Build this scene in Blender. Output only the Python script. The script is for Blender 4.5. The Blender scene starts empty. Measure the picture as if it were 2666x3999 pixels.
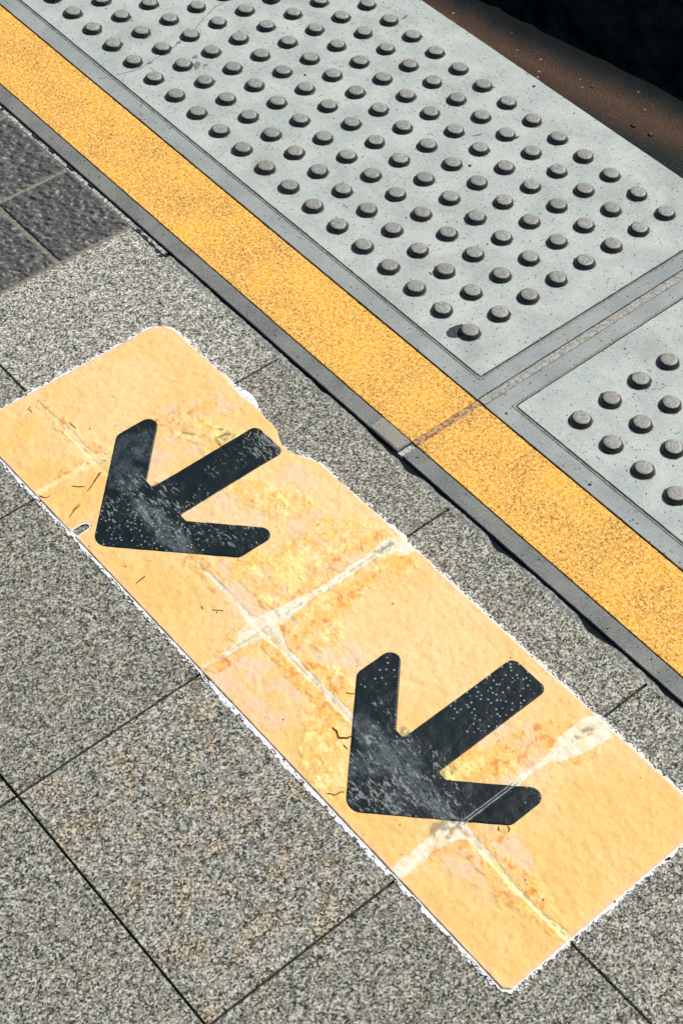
import bpy, bmesh, math, random
import numpy as np
from mathutils import Vector, Matrix
random.seed(7)
SC = bpy.context.scene
COL = SC.collection

# ------------------------------------------------------------------ camera
cd = bpy.data.cameras.new("camera"); cam = bpy.data.objects.new("camera", cd); COL.objects.link(cam)
RC = [[0.7598450936860244, -0.6493161855939216, 0.03199882383833699],
      [-0.4881910068757132, -0.6024125232667008, -0.6314813477982737],
      [0.42930755223610284, 0.46420646585027997, -0.7747305226050145]]
cam.matrix_world = Matrix(((RC[0][0], -RC[1][0], -RC[2][0], -1.32876898),
                           (RC[0][1], -RC[1][1], -RC[2][1], -2.19791484),
                           (RC[0][2], -RC[1][2], -RC[2][2], 1.73222421), (0, 0, 0, 1)))
cd.sensor_fit = 'HORIZONTAL'; cd.sensor_width = 36.0; cd.lens = 6494.358 / 2666 * 36
cd.clip_start = 0.05; cd.clip_end = 200
cd.dof.use_dof = True; cd.dof.focus_distance = 2.65; cd.dof.aperture_fstop = 40
SC.camera = cam

# ------------------------------------------------------------------ sky, sun, exposure
SUN = Vector((0.88, -0.14, 0.84)).normalized()      # direction towards the sun
el = math.asin(SUN.z); az = math.atan2(SUN.x, SUN.y)
w = bpy.data.worlds.new("World"); SC.world = w; w.use_nodes = True
nt = w.node_tree; nt.nodes.clear()
sky = nt.nodes.new('ShaderNodeTexSky'); sky.sky_type = 'NISHITA'; sky.sun_disc = False
sky.sun_elevation = el; sky.sun_rotation = az
bg = nt.nodes.new('ShaderNodeBackground'); bg.inputs[1].default_value = 0.07
ow = nt.nodes.new('ShaderNodeOutputWorld')
nt.links.new(sky.outputs[0], bg.inputs[0]); nt.links.new(bg.outputs[0], ow.inputs[0])
sl = bpy.data.lights.new("sun", 'SUN'); sl.energy = 4.7; sl.angle = math.radians(0.6); sl.color = (1.0, 0.955, 0.89)
so = bpy.data.objects.new("sun", sl); COL.objects.link(so)
so.rotation_euler = SUN.to_track_quat('Z', 'Y').to_euler(); so.location = (2, -1, 3)
SC.view_settings.view_transform = 'Standard'; SC.view_settings.look = 'None'
SC.view_settings.gamma = 1.0; SC.view_settings.exposure = 0.0

# ------------------------------------------------------------------ helpers
def srgb(r, g, b):
    f = lambda c: c / 12.92 if c <= .04045 else ((c + .055) / 1.055) ** 2.4
    return (f(r / 255), f(g / 255), f(b / 255), 1)

def tag(o, label=None, cat=None, group=None, kind=None):
    if label: o['label'] = label
    if cat: o['category'] = cat
    if group: o['group'] = group
    if kind: o['kind'] = kind
    return o

def empty(name, loc):
    o = bpy.data.objects.new(name, None); COL.objects.link(o); o.location = loc; o.empty_display_size = .05
    return o

def link_mesh(name, me, mats, parent=None, loc=None):
    o = bpy.data.objects.new(name, me); COL.objects.link(o)
    for m in mats: me.materials.append(m)
    if parent is not None:
        o.parent = parent; o.location = -parent.location if loc is None else loc
    return o

_rng = np.random.RandomState(3); _T = _rng.rand(256, 256)
def vnoise(x, y):
    xi = np.floor(x).astype(int); yi = np.floor(y).astype(int)
    fx = x - xi; fy = y - yi; fx = fx * fx * (3 - 2 * fx); fy = fy * fy * (3 - 2 * fy)
    a = _T[xi & 255, yi & 255]; b = _T[(xi + 1) & 255, yi & 255]
    c = _T[xi & 255, (yi + 1) & 255]; d = _T[(xi + 1) & 255, (yi + 1) & 255]
    return (a * (1 - fx) + b * fx) * (1 - fy) + (c * (1 - fx) + d * fx) * fy
def fbm(x, y, s, o=4, seed=0.0, gain=.5):
    t = 0; a = 1; n = 0
    ca, sa = .8, .6
    for k in range(o):
        xx = (x * ca - y * sa) * s * 2 ** k + 17.3 * k + seed * 7.7; yy = (x * sa + y * ca) * s * 2 ** k + 9.1 * k + seed * 3.3
        t = t + a * vnoise(xx, yy); n += a; a *= gain
    return t / n
def sstep(a, b, x):
    t = np.clip((x - a) / (b - a), 0, 1); return t * t * (3 - 2 * t)
def n1(v, s, seed=0.0):
    return float(fbm(np.array([v]), np.array([seed]), s, 3, seed)[0]) - .5

def ragged(poly, step=.01, amp=.0004, seed=1.0, s=120):
    out = []
    n = len(poly)
    for i in range(n):
        a = poly[i]; b = poly[(i + 1) % n]
        L = math.hypot(b[0] - a[0], b[1] - a[1]); k = max(1, int(L / step)); k = min(k, 400)
        nx, ny = -(b[1] - a[1]) / L, (b[0] - a[0]) / L
        for j in range(k):
            t = j / k; x = a[0] + (b[0] - a[0]) * t; y = a[1] + (b[1] - a[1]) * t
            d = 0 if j == 0 else 2 * amp * n1(L * t + i * 3.1, s, seed + i)
            out.append((x + nx * d, y + ny * d))
    return out

def prism(bm, poly, z0, z1, mi=0, bevel=0.0):
    top = [bm.verts.new((x, y, z1)) for x, y in poly]
    bot = [bm.verts.new((x, y, z0)) for x, y in poly]
    area = sum(poly[i][0] * poly[(i + 1) % len(poly)][1] - poly[(i + 1) % len(poly)][0] * poly[i][1] for i in range(len(poly)))
    if area < 0: top.reverse(); bot.reverse()
    ft = bm.faces.new(top); ft.material_index = mi
    n = len(top)
    for i in range(n):
        f = bm.faces.new((top[i], bot[i], bot[(i + 1) % n], top[(i + 1) % n])); f.material_index = mi
    bm.faces.new(list(reversed(bot))).material_index = mi
    if bevel > 0:
        bmesh.ops.bevel(bm, geom=list(ft.edges), offset=bevel, segments=2, affect='EDGES', profile=.6)
    return ft

def rect(x0, x1, y0, y1): return [(x0, y0), (x1, y0), (x1, y1), (x0, y1)]

def finish(bm, name):
    me = bpy.data.meshes.new(name); bm.to_mesh(me); bm.free(); return me

def segdist(X, Y, pts):
    """smallest (distance - width) to a poly-line with a width per vertex"""
    best = np.full(X.shape, 9.0)
    if len(pts) == 1:
        x, y, wd = pts[0]; return np.hypot(X - x, Y - y) - wd
    for (ax, ay, aw), (bx, by, bw) in zip(pts[:-1], pts[1:]):
        dx, dy = bx - ax, by - ay; L2 = dx * dx + dy * dy
        t = np.clip(((X - ax) * dx + (Y - ay) * dy) / L2, 0, 1)
        best = np.minimum(best, np.hypot(X - ax - t * dx, Y - ay - t * dy) - (aw + (bw - aw) * t))
    return best

# ------------------------------------------------------------------ node helpers
class NM:
    def __init__(s, name, rough=.8, spec=.3):
        s.m = bpy.data.materials.new(name); s.m.use_nodes = True; s.t = s.m.node_tree
        s.b = s.t.nodes['Principled BSDF']; s.b.inputs['Roughness'].default_value = rough
        s.b.inputs['Specular IOR Level'].default_value = spec
        s.tc = s.t.nodes.new('ShaderNodeTexCoord'); s.co = s.tc.outputs['Object']
    def n(s, t, **k):
        q = s.t.nodes.new(t)
        for a, v in k.items(): setattr(q, a, v)
        return q
    def l(s, a, b): s.t.links.new(a, b)
    def put(s, sock, v):
        if isinstance(v, bpy.types.NodeSocket): s.l(v, sock)
        elif v is not None: sock.default_value = v
    def noise(s, scale, detail=3, rough=.55, dist=0, co=None, w=None):
        q = s.n('ShaderNodeTexNoise'); q.inputs['Scale'].default_value = scale; q.inputs['Detail'].default_value = detail
        q.inputs['Roughness'].default_value = rough; q.inputs['Distortion'].default_value = dist
        s.l(co or s.co, q.inputs['Vector']); return q.outputs['Fac']
    def vor(s, scale, out='Color', co=None, feature='F1', rnd=1):
        q = s.n('ShaderNodeTexVoronoi'); q.feature = feature; q.inputs['Scale'].default_value = scale
        q.inputs['Randomness'].default_value = rnd
        s.l(co or s.co, q.inputs['Vector']); return q.outputs[out]
    def ramp(s, f, stops, interp='LINEAR'):
        q = s.n('ShaderNodeValToRGB'); r = q.color_ramp; r.interpolation = interp
        while len(r.elements) < len(stops): r.elements.new(.5)
        for e, (p, c) in zip(r.elements, stops):
            e.position = p; e.color = c if len(c) == 4 else (*c, 1)
        s.l(f, q.inputs[0]); return q.outputs[0]
    def mix(s, f, a, b, mode='MIX'):
        q = s.n('ShaderNodeMix', data_type='RGBA', blend_type=mode)
        s.put(q.inputs[0], f); s.put(q.inputs[6], a); s.put(q.inputs[7], b); return q.outputs[2]
    def math(s, op, a, b=None, c=None, clamp=False):
        q = s.n('ShaderNodeMath', operation=op); q.use_clamp = clamp
        s.put(q.inputs[0], a)
        if b is not None: s.put(q.inputs[1], b)
        if c is not None: s.put(q.inputs[2], c)
        return q.outputs[0]
    def sm(s, x, a, b):
        q = s.n('ShaderNodeMapRange', interpolation_type='SMOOTHSTEP'); s.put(q.inputs[0], x)
        q.inputs[1].default_value = a; q.inputs[2].default_value = b; q.inputs[3].default_value = 0; q.inputs[4].default_value = 1
        return q.outputs[0]
    def bump(s, h, dist=.001, strength=1.0, normal=None):
        q = s.n('ShaderNodeBump'); q.inputs['Distance'].default_value = dist; q.inputs['Strength'].default_value = strength
        s.l(h, q.inputs['Height'])
        if normal is not None: s.l(normal, q.inputs['Normal'])
        s.l(q.outputs[0], s.b.inputs['Normal']); return q.outputs[0]
    def sepx(s):
        q = s.n('ShaderNodeSeparateXYZ'); s.l(s.co, q.inputs[0]); return q.outputs
    def attr(s, name, out='Color'):
        q = s.n('ShaderNodeAttribute'); q.attribute_name = name; return q.outputs[out]
    def warp(s, scale, amt):
        q = s.n('ShaderNodeTexNoise'); q.inputs['Scale'].default_value = scale; q.inputs['Detail'].default_value = 2
        s.l(s.co, q.inputs['Vector'])
        v = s.n('ShaderNodeVectorMath', operation='MULTIPLY_ADD'); s.l(q.outputs['Color'], v.inputs[0])
        v.inputs[1].default_value = (amt,) * 3; s.l(s.co, v.inputs[2]); return v.outputs[0]
    def color(s, c): s.put(s.b.inputs['Base Color'], c)

# ------------------------------------------------------------------ materials
def mat_granite():
    k = NM('granite', .75, .25)
    co = k.warp(650, .0016)
    c1 = k.vor(480, 'Color', co); sp = k.n('ShaderNodeSeparateColor'); k.l(c1, sp.inputs[0])
    tone = k.attr('tone')
    ts = k.n('ShaderNodeSeparateColor'); k.l(tone, ts.inputs[0])
    # mineral grains: black mica, brown-grey quartz, pale feldspar
    big = k.noise(95, 3, .6)
    f = k.math('ADD', sp.outputs[0], k.math('MULTIPLY', k.math('SUBTRACT', big, .54), .85))
    f = k.math('ADD', f, k.math('MULTIPLY', k.math('SUBTRACT', k.noise(1300, 2), .5), .45))
    g = k.ramp(f, [(.0, srgb(34, 44, 43)), (.09, srgb(56, 63, 60)), (.19, srgb(98, 97, 88)), (.42, srgb(130, 128, 114)),
                   (.64, srgb(155, 153, 141)), (.83, srgb(188, 187, 175)), (1., srgb(212, 211, 200))])
    warm = k.ramp(f, [(.0, srgb(30, 38, 36)), (.12, srgb(52, 54, 48)), (.25, srgb(104, 95, 80)), (.45, srgb(138, 128, 106)),
                   (.65, srgb(166, 154, 128)), (.82, srgb(202, 186, 156)), (1., srgb(218, 208, 184))])
    wm = k.math('MULTIPLY', k.sm(k.noise(26, 3, .6), .45, .66), ts.outputs[1])
    c = k.mix(wm, g, warm)
    # broad dirt mottling and the tone of each slab
    d = k.math('ADD', k.math('MULTIPLY', k.noise(9, 4, .6), .30), .85)
    d = k.math('MULTIPLY', d, ts.outputs[0])
    mul = k.n('ShaderNodeVectorMath', operation='SCALE'); k.l(c, mul.inputs[0]); k.l(d, mul.inputs['Scale'])
    k.color(mul.outputs[0])
    h = k.math('ADD', k.math('MULTIPLY', sp.outputs[1], .5), k.noise(520, 3, .7))
    k.bump(h, .0005, .6)
    return k.m

def mat_concrete(name, light, dark, pit=(.0), grain=.5, pitd=.12, rough=.7):
    k = NM(name, rough, .35)
    n = k.noise(14, 5, .62, .3)
    c = k.mix(k.sm(n, .3, .7), dark, light)
    c = k.mix(k.math('MULTIPLY', k.sm(k.noise(6.5, 6, .7, .8), .5, .66), .38), c, srgb(136, 137, 124))
    m2 = k.sm(k.noise(420, 3, .75), .35, .72)
    c = k.mix(k.math('MULTIPLY', m2, grain * .6), c, srgb(214, 222, 220))
    m3 = k.sm(k.noise(330, 3, .7, .4), .56, .66)
    c = k.mix(k.math('MULTIPLY', m3, grain), c, srgb(92, 100, 100))
    # small pits
    dist = k.vor(70, 'Distance', k.warp(150, .006)); on = k.vor(70, 'Color', k.warp(150, .006))
    sc = k.n('ShaderNodeSeparateColor'); k.l(on, sc.inputs[0])
    pm = k.math('MULTIPLY', k.sm(dist, .16, .08), k.math('LESS_THAN', sc.outputs[0], pitd))
    d2 = k.vor(210, 'Distance', k.warp(260, .003)); o2 = k.vor(210, 'Color', k.warp(260, .003))
    s2 = k.n('ShaderNodeSeparateColor'); k.l(o2, s2.inputs[0])
    pm2 = k.math('MULTIPLY', k.sm(d2, .34, .16), k.math('LESS_THAN', s2.outputs[0], pitd * .8))
    p = k.math('MAXIMUM', pm, pm2)
    c = k.mix(k.math('MULTIPLY', p, .85), c, srgb(40, 50, 52))
    k.color(c)
    h = k.math('SUBTRACT', k.math('ADD', k.noise(350, 4, .7), k.math('MULTIPLY', n, 1.2)), k.math('MULTIPLY', p, 1.2))
    k.bump(h, .0006, .6)
    return k.m

def mat_yellow_strip():
    k = NM('yellow_grit', .8, .25)
    a = k.noise(280, 3, .75, .25)
    sc = k.n('ShaderNodeSeparateColor'); k.l(k.vor(420, 'Color', k.warp(380, .003)), sc.inputs[0])
    big = k.noise(11, 4, .6)
    base = k.mix(k.sm(big, .35, .65), srgb(238, 172, 80), srgb(248, 180, 60))
    base = k.mix(k.sm(k.noise(170, 2), .4, .62), base, srgb(253, 206, 116))
    c0 = k.sm(k.noise(7, 5, .7, .5), .50, .72)
    base = k.mix(k.math('MULTIPLY', c0, .22), base, srgb(226, 172, 104))
    thr = k.math('ADD', a, k.math('MULTIPLY', k.math('SUBTRACT', big, .5), -.26))
    thr = k.math('ADD', thr, k.math('MULTIPLY', k.math('SUBTRACT', sc.outputs[0], .5), .13))
    c = k.mix(k.math('MULTIPLY', k.sm(thr, .565, .68), .85), base, srgb(122, 70, 26))
    c = k.mix(k.math('MULTIPLY', k.sm(k.noise(330, 2, .6, 1), .64, .7), .8), c, srgb(205, 172, 150))
    k.color(c)
    h = k.math('SUBTRACT', k.noise(240, 3, .7), k.math('MULTIPLY', k.sm(thr, .52, .68), .7))
    k.bump(h, .0016, .75)
    return k.m

def mat_simple(name, a, b, scale=80, rough=.85, spec=.2, bump=.0008, lo=.35, hi=.65, det=4, bscale=None):
    k = NM(name, rough, spec); n = k.noise(scale, det, .65)
    k.color(k.mix(k.sm(n, lo, hi), a, b)); k.bump(k.noise(bscale or scale * 2, 4, .65), bump, .8); return k.m

def mat_dark_tile():
    k = NM('dark_rough_tile', .42, .5)
    n = k.noise(240, 3, .7); h = k.attr('hgt', 'Fac')
    c = k.mix(k.sm(n, .35, .7), srgb(76, 75, 73), srgb(98, 96, 93))
    c = k.mix(k.math('MULTIPLY', k.sm(h, .5, .75), .42), c, srgb(142, 141, 136))  # raised ridges painted paler as bump highlights
    k.color(c); k.bump(k.noise(380, 3, .7), .0009, .6); return k.m

def mat_film():
    k = NM('film_print', .62, .3)
    col = k.attr('Col'); wrk = k.attr('wrk', 'Fac')
    n = k.noise(130, 3, .6, .4); n2 = k.noise(420, 3, .7)
    c = k.mix(k.math('MULTIPLY', k.sm(n, .52, .68), .30), col, srgb(228, 176, 98))
    c = k.mix(k.math('MULTIPLY', k.sm(n2, .62, .74), .22), c, srgb(196, 142, 78))
    st = k.n('ShaderNodeMapping'); st.inputs['Scale'].default_value = (1.0, .28, 1); st.inputs['Rotation'].default_value = (0, 0, .7); k.l(k.co, st.inputs[0])
    hair = k.noise(420, 2, .5, .8, co=st.outputs[0])
    c = k.mix(k.math('MULTIPLY', k.sm(hair, .735, .775), .75), c, srgb(150, 104, 46))
    k.color(c)
    wr = k.noise(90, 4, .65, .9)
    h = k.math('ADD', k.math('MULTIPLY', k.noise(85, 3, .55, .5), .55), k.math('MULTIPLY', k.math('MULTIPLY', wr, wrk), 1.5))
    h = k.math('ADD', h, k.math('MULTIPLY', n2, .26))
    k.bump(h, .0024, .6)
    return k.m

def mat_arrow():
    k = NM('arrow_print', .42, .28)
    sc = k.attr('scf', 'Fac'); sm = k.attr('smear', 'Fac'); dt = k.attr('dots', 'Fac')
    n = k.noise(30, 4, .6)
    c = k.mix(n, srgb(10, 23, 26), srgb(24, 38, 41))
    st = k.n('ShaderNodeMapping'); st.inputs['Scale'].default_value = (1.6, .6, 1); st.inputs['Rotation'].default_value = (0, 0, -.15); k.l(k.co, st.inputs[0])
    f = k.math('ADD', k.math('MULTIPLY', k.noise(150, 4, .66, 1.6, co=st.outputs[0]), .5), k.math('MULTIPLY', k.noise(62, 3, .6, 2.4, co=st.outputs[0]), .5))
    fl = k.sm(k.math('ADD', f, k.math('MULTIPLY', sc, .10)), .622, .66)
    fl = k.math('MULTIPLY', fl, k.sm(sc, .03, .25))
    c = k.mix(k.math('MULTIPLY', sm, k.math('MULTIPLY', k.sm(k.noise(110, 5, .75, 1.2, co=st.outputs[0]), .34, .70), .85)), c, srgb(124, 136, 140))  # rubbed smears, strengthened to paint in glossy streaks
    c = k.mix(k.math('MULTIPLY', fl, .58), c, srgb(166, 172, 168))
    d = k.vor(150, 'Distance', rnd=.75); dd = k.math('MULTIPLY', k.sm(d, .25, .12), k.sm(k.math('ADD', k.noise(60, 2), dt), .95, 1.15))
    c = k.mix(k.math('MULTIPLY', dd, .8), c, srgb(168, 178, 182))
    k.color(c)
    h = k.math('ADD', k.math('MULTIPLY', k.noise(100, 3, .6, .6), .4), k.math('MULTIPLY', f, k.math('ADD', sc, .15)))
    k.bump(h, .0026, .7)
    return k.m

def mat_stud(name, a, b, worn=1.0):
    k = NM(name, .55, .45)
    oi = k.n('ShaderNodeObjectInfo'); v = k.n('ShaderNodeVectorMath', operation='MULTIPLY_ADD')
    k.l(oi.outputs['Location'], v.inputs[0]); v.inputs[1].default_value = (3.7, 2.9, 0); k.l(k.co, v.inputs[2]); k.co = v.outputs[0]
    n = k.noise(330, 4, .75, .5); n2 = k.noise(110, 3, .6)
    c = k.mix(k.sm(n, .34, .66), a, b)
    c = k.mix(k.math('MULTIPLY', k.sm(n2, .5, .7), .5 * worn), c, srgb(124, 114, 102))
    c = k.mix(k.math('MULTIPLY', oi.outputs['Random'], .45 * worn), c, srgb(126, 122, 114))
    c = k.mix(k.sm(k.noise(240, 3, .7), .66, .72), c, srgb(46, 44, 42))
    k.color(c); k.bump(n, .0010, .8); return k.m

M_granite = mat_granite()
M_field = mat_concrete('concrete_field', srgb(192, 198, 189), srgb(165, 174, 168), grain=.55, pitd=.15)
M_rim = mat_concrete('concrete_border', srgb(158, 164, 160), srgb(132, 139, 137), grain=.45, pitd=.16)
M_strip = mat_concrete('concrete_strip', srgb(118, 118, 112), srgb(84, 86, 82), grain=.45, pitd=.08)
M_patch = mat_concrete('mortar_patch', srgb(158, 152, 136), srgb(138, 132, 120), grain=.3, pitd=.1)
M_yellow = mat_yellow_strip()
M_ridge = mat_simple('groove_dirt', srgb(122, 118, 104), srgb(166, 162, 148), 200)
M_groove = mat_simple('dark_groove', srgb(34, 42, 42), srgb(84, 84, 76), 150)
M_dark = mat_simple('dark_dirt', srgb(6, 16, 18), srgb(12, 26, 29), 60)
M_grout_pale = mat_simple('pale_grout', srgb(112, 109, 97), srgb(146, 143, 130), 160)
M_grout_dark = mat_simple('dark_grout', srgb(12, 24, 28), srgb(30, 38, 40), 120)
M_mortar = mat_simple('white_mortar', srgb(116, 120, 116), srgb(206, 208, 198), 170, lo=.42, hi=.6, bump=.0016)
M_mortar2 = mat_simple('grey_mortar', srgb(104, 108, 104), srgb(176, 178, 170), 230, lo=.38, hi=.66, bump=.0016)
M_brown = mat_simple('brown_mortar', srgb(116, 88, 62), srgb(206, 168, 124), 190, lo=.36, hi=.6, bump=.0018)
M_tile = mat_dark_tile()
M_film = mat_film()
M_arrow = mat_arrow()
M_white = mat_simple('white_adhesive', srgb(196, 194, 188), srgb(248, 248, 246), 420, lo=.30, hi=.46, bump=.0014)
M_hair = mat_simple('brown_scratch', srgb(74, 46, 20), srgb(110, 70, 34), 300)
M_soot = mat_simple('soot', srgb(34, 42, 44), srgb(58, 66, 66), 200)
M_stain = mat_simple('dark_stain', srgb(52, 60, 62), srgb(74, 80, 82), 200, rough=.6)
M_chip = mat_simple('chip_patch', srgb(112, 118, 116), srgb(140, 144, 140), 200)
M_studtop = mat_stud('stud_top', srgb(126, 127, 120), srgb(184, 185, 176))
M_studside = mat_stud('stud_side', srgb(10, 22, 22), srgb(44, 50, 46), .1)  # near-black all round: grime plus the shaded flank painted into the colour
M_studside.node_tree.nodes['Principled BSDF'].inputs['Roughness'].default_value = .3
M_studtop.node_tree.nodes['Principled BSDF'].inputs['Roughness'].default_value = .42
M_studskirt = mat_stud('stud_skirt', srgb(128, 126, 112), srgb(180, 180, 164))
WHITE=[
[(-0.5719,-0.742,0.0013),(-0.5706,-0.7885,0.0026),(-0.5704,-0.8263,0.0047),(-0.5733,-0.8633,0.006),(-0.5722,-0.8757,0.0095),(-0.5566,-0.886,0.0069)],
[(-0.5773,-0.8783,0.0095),(-0.5928,-0.8795,0.0052),(-0.6173,-0.88,0.0039),(-0.6507,-0.8776,0.0034),(-0.6607,-0.8784,0.0069)],
[(-0.5726,-1.1085,0.0014),(-0.5707,-1.1511,0.0017),(-0.5706,-1.1715,0.002),(-0.5705,-1.1917,0.0026),(-0.5736,-1.2158,0.005),(-0.5702,-1.2382,0.0129)],
[(-0.5702,-1.2382,0.0158),(-0.5445,-1.2395,0.0115),(-0.5186,-1.2407,0.0079),(-0.4923,-1.242,0.0049),(-0.4525,-1.244,0.0043),(-0.4103,-1.2439,0.0065),(-0.3812,-1.2432,0.0072),(-0.3554,-1.2466,0.0129),(-0.3436,-1.2561,0.0158)],
[(-0.5702,-1.2382,0.0158),(-0.5909,-1.2409,0.0129),(-0.6145,-1.2442,0.0043),(-0.641,-1.2449,0.0026),(-0.6619,-1.242,0.0022)],
[(-0.5686,-1.2395,0.0158),(-0.5669,-1.2605,0.0115),(-0.57,-1.287,0.005),(-0.5713,-1.3208,0.004),(-0.5712,-1.346,0.0037),(-0.571,-1.3802,0.004),(-0.5708,-1.4109,0.0049)],
[(-0.573,-1.3772,0.0029),(-0.5729,-1.3926,0.0043),(-0.5728,-1.4139,0.0057)],
[(-.669,-1.605,.0085),(-.64,-1.6065,.0090),(-.6148,-1.604,.0080),(-.59,-1.606,.0095),(-.572,-1.613,.0095),(-.569,-1.627,.0062),(-.5717,-1.667,.0046),(-.5755,-1.70,.0040),(-.5752,-1.7174,.0030),(-.5749,-1.752,.0022),(-.5728,-1.7777,.0036),(-.5715,-1.788,.004)],

[(-0.4811,-1.6082,0.0055),(-0.4544,-1.6079,0.003),(-0.4244,-1.61,0.0049),(-0.4048,-1.612,0.0111),(-0.3788,-1.6133,0.018),(-0.3495,-1.617,0.018)],
[(-0.600,-1.604,0.0085),(-0.5764,-1.6000,0.0083),(-0.5579,-1.6055,0.0035)],
]
ORANGE=[
[(-0.5687,-0.7446,0.0034),(-0.5653,-0.7809,0.0043),(-0.5673,-0.8077,0.0052),(-0.5672,-0.8312,0.006),(-0.565,-0.8515,0.0069),(-0.5556,-0.8753,0.0052)],
[(-0.4632,-0.8775,0.0043),(-0.4399,-0.8844,0.0072),(-0.4184,-0.8938,0.0072),(-0.3874,-0.8987,0.0057)],
[(-0.5918,-0.8735,0.0052),(-0.6051,-0.8763,0.0034),(-0.6244,-0.8765,0.0043)],
[(-0.571,-1.1029,0.0086),(-0.5708,-1.1374,0.0086),(-0.5723,-1.16,0.0043)],
[(-0.538,-1.2282,0.0043),(-0.5218,-1.2314,0.0043),(-0.5063,-1.2391,0.0022)],
[(-0.4336,-1.225,0.0129),(-0.4673,-1.2285,0.0115),(-0.4923,-1.2353,0.0086)],
[(-0.3806,-1.2261,0.0086),(-0.3565,-1.2315,0.0086)],
[(-0.3807,-1.2783,0.0072),(-0.3618,-1.2764,0.0072)],
[(-0.4094,-1.2688,0.0036),(-0.4481,-1.2714,0.0057),(-0.4714,-1.2792,0.0072),(-0.5107,-1.2835,0.0057)],
[(-0.5573,-1.2618,0.01),(-0.5604,-1.2884,0.0129),(-0.5635,-1.3082,0.0086),(-0.5618,-1.3412,0.0086),(-0.557,-1.37,0.01)],
[(-0.5868,-1.3363,0.0086),(-0.5774,-1.3471,0.0086)],
[(-0.61,-1.2318,0.0043),(-0.5926,-1.233,0.0029)],
[(-0.5861,-1.2481,0.0043),(-0.6066,-1.2507,0.0086),(-0.6532,-1.2507,0.0086)],
[(-0.5764,-1.2656,0.0086),(-0.5792,-1.3144,0.0072),(-0.5804,-1.3633,0.0086),(-0.5816,-1.3959,0.0086)],
[(-0.5623,-1.3519,0.0129),(-0.5913,-1.3987,0.0086)],
[(-0.5275,-1.5365,0.0083),(-0.5027,-1.5709,0.0083),(-0.4509,-1.5854,0.0069)],
[(-0.5245,-1.5221,0.0083),(-0.4685,-1.5681,0.0166),(-0.4313,-1.5845,0.0208),(-0.3857,-1.5931,0.0166)],
[(-0.6168,-1.617,0.0083),(-0.6002,-1.6151,0.0069),(-0.5875,-1.623,0.0069),(-0.5789,-1.6405,0.0083),(-0.5801,-1.6682,0.0083),(-0.5826,-1.6917,0.0083),(-0.5852,-1.7098,0.0125),(-0.5809,-1.7259,0.0097),(-0.5739,-1.7493,0.0097),(-0.5737,-1.7741,0.0069)],
[(-0.4128,-1.6252,0.0035),(-0.3963,-1.6303,0.0035),(-0.3735,-1.6348,0.0035),(-0.3549,-1.6329,0.0035)],
[(-0.5607,-1.6213,0.0083),(-0.5536,-1.6378,0.0083),(-0.5351,-1.6477,0.0083)],
[(-0.5634,-1.6402,0.0069),(-0.5689,-1.6774,0.0083),(-0.5631,-1.718,0.0097)],
]
YEL=[
[(-0.4316,-0.9187,0.0172),(-0.4268,-0.9422,0.0172),(-0.4185,-0.9684,0.0143)],
[(-0.4502,-1.0414,0.0086),(-0.4352,-1.0757,0.0143),(-0.4119,-1.1167,0.0115)],
[(-0.5231,-1.1591,0.0172),(-0.5117,-1.1992,0.0244),(-0.4835,-1.1982,0.0287),(-0.4514,-1.1862,0.0201),(-0.4119,-1.1794,0.0215),(-0.3782,-1.2068,0.0172)],
[(-0.5315,-1.2168,0.0129),(-0.5298,-1.1946,0.0115)],
[(-0.3683,-1.2676,0.0143),(-0.4295,-1.2661,0.0115),(-0.4645,-1.258,0.0129),(-0.5089,-1.2619,0.0201),(-0.5381,-1.2775,0.0129)],
[(-0.5745,-1.3151,0.0086),(-0.5727,-1.3572,0.0115),(-0.5693,-1.3969,0.0143)],
[(-0.5161,-1.2907,0.0172)],
[(-0.5591,-1.3607,0.0172),(-0.5975,-1.3937,0.0129),(-0.6301,-1.4264,0.0129),(-0.6485,-1.4663,0.0086)],
[(-0.5113,-1.5442,0.0152),(-0.4864,-1.5675,0.0125),(-0.4642,-1.5773,0.0111)],
[(-0.5348,-1.5445,0.0083),(-0.5188,-1.5521,0.0083)],
[(-0.573,-1.6843,0.0083),(-0.5769,-1.7116,0.0083),(-0.5781,-1.7383,0.0069)],
]
PINK=[
[(-0.4506,-0.8758,0.0086),(-0.422,-0.8948,0.0086),(-0.3838,-0.9015,0.0086),(-0.3597,-0.9007,0.0086)],
[(-0.5308,-0.9463,0.0143),(-0.4888,-0.9271,0.0129),(-0.4427,-0.9333,0.0129)],
[(-0.4588,-1.0345,0.0143),(-0.514,-1.0339,0.0172),(-0.4665,-1.0797,0.0129)],
[(-0.3826,-1.0812,0.0172)],
[(-0.4165,-1.1578,0.023),(-0.4382,-1.2039,0.0187),(-0.4953,-1.2125,0.0158),(-0.5478,-1.2103,0.023),(-0.5462,-1.1575,0.0201)],
[(-0.4055,-1.2547,0.0172),(-0.446,-1.2527,0.01)],
[(-0.5349,-1.2931,0.0258),(-0.5572,-1.3134,0.0143),(-0.5223,-1.3419,0.0172),(-0.5398,-1.3466,0.0143)],
[(-0.648,-1.2769,0.0201),(-0.6233,-1.2783,0.0129),(-0.6283,-1.3424,0.0215),(-0.605,-1.3646,0.0172)],
[(-0.4861,-1.5451,0.0125),(-0.4498,-1.5348,0.0125),(-0.4263,-1.5685,0.0111),(-0.4374,-1.588,0.0083)],
[(-0.484,-1.6058,0.0097),(-0.4394,-1.609,0.0042)],
[(-0.5536,-1.6378,0.0111),(-0.5507,-1.6665,0.0125),(-0.5576,-1.6867,0.0111)],
[(-0.5958,-1.6318,0.0139),(-0.5787,-1.6615,0.0083),(-0.5869,-1.6805,0.0083)],
]
PX, PY = .061, .06           # stud spacing
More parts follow.
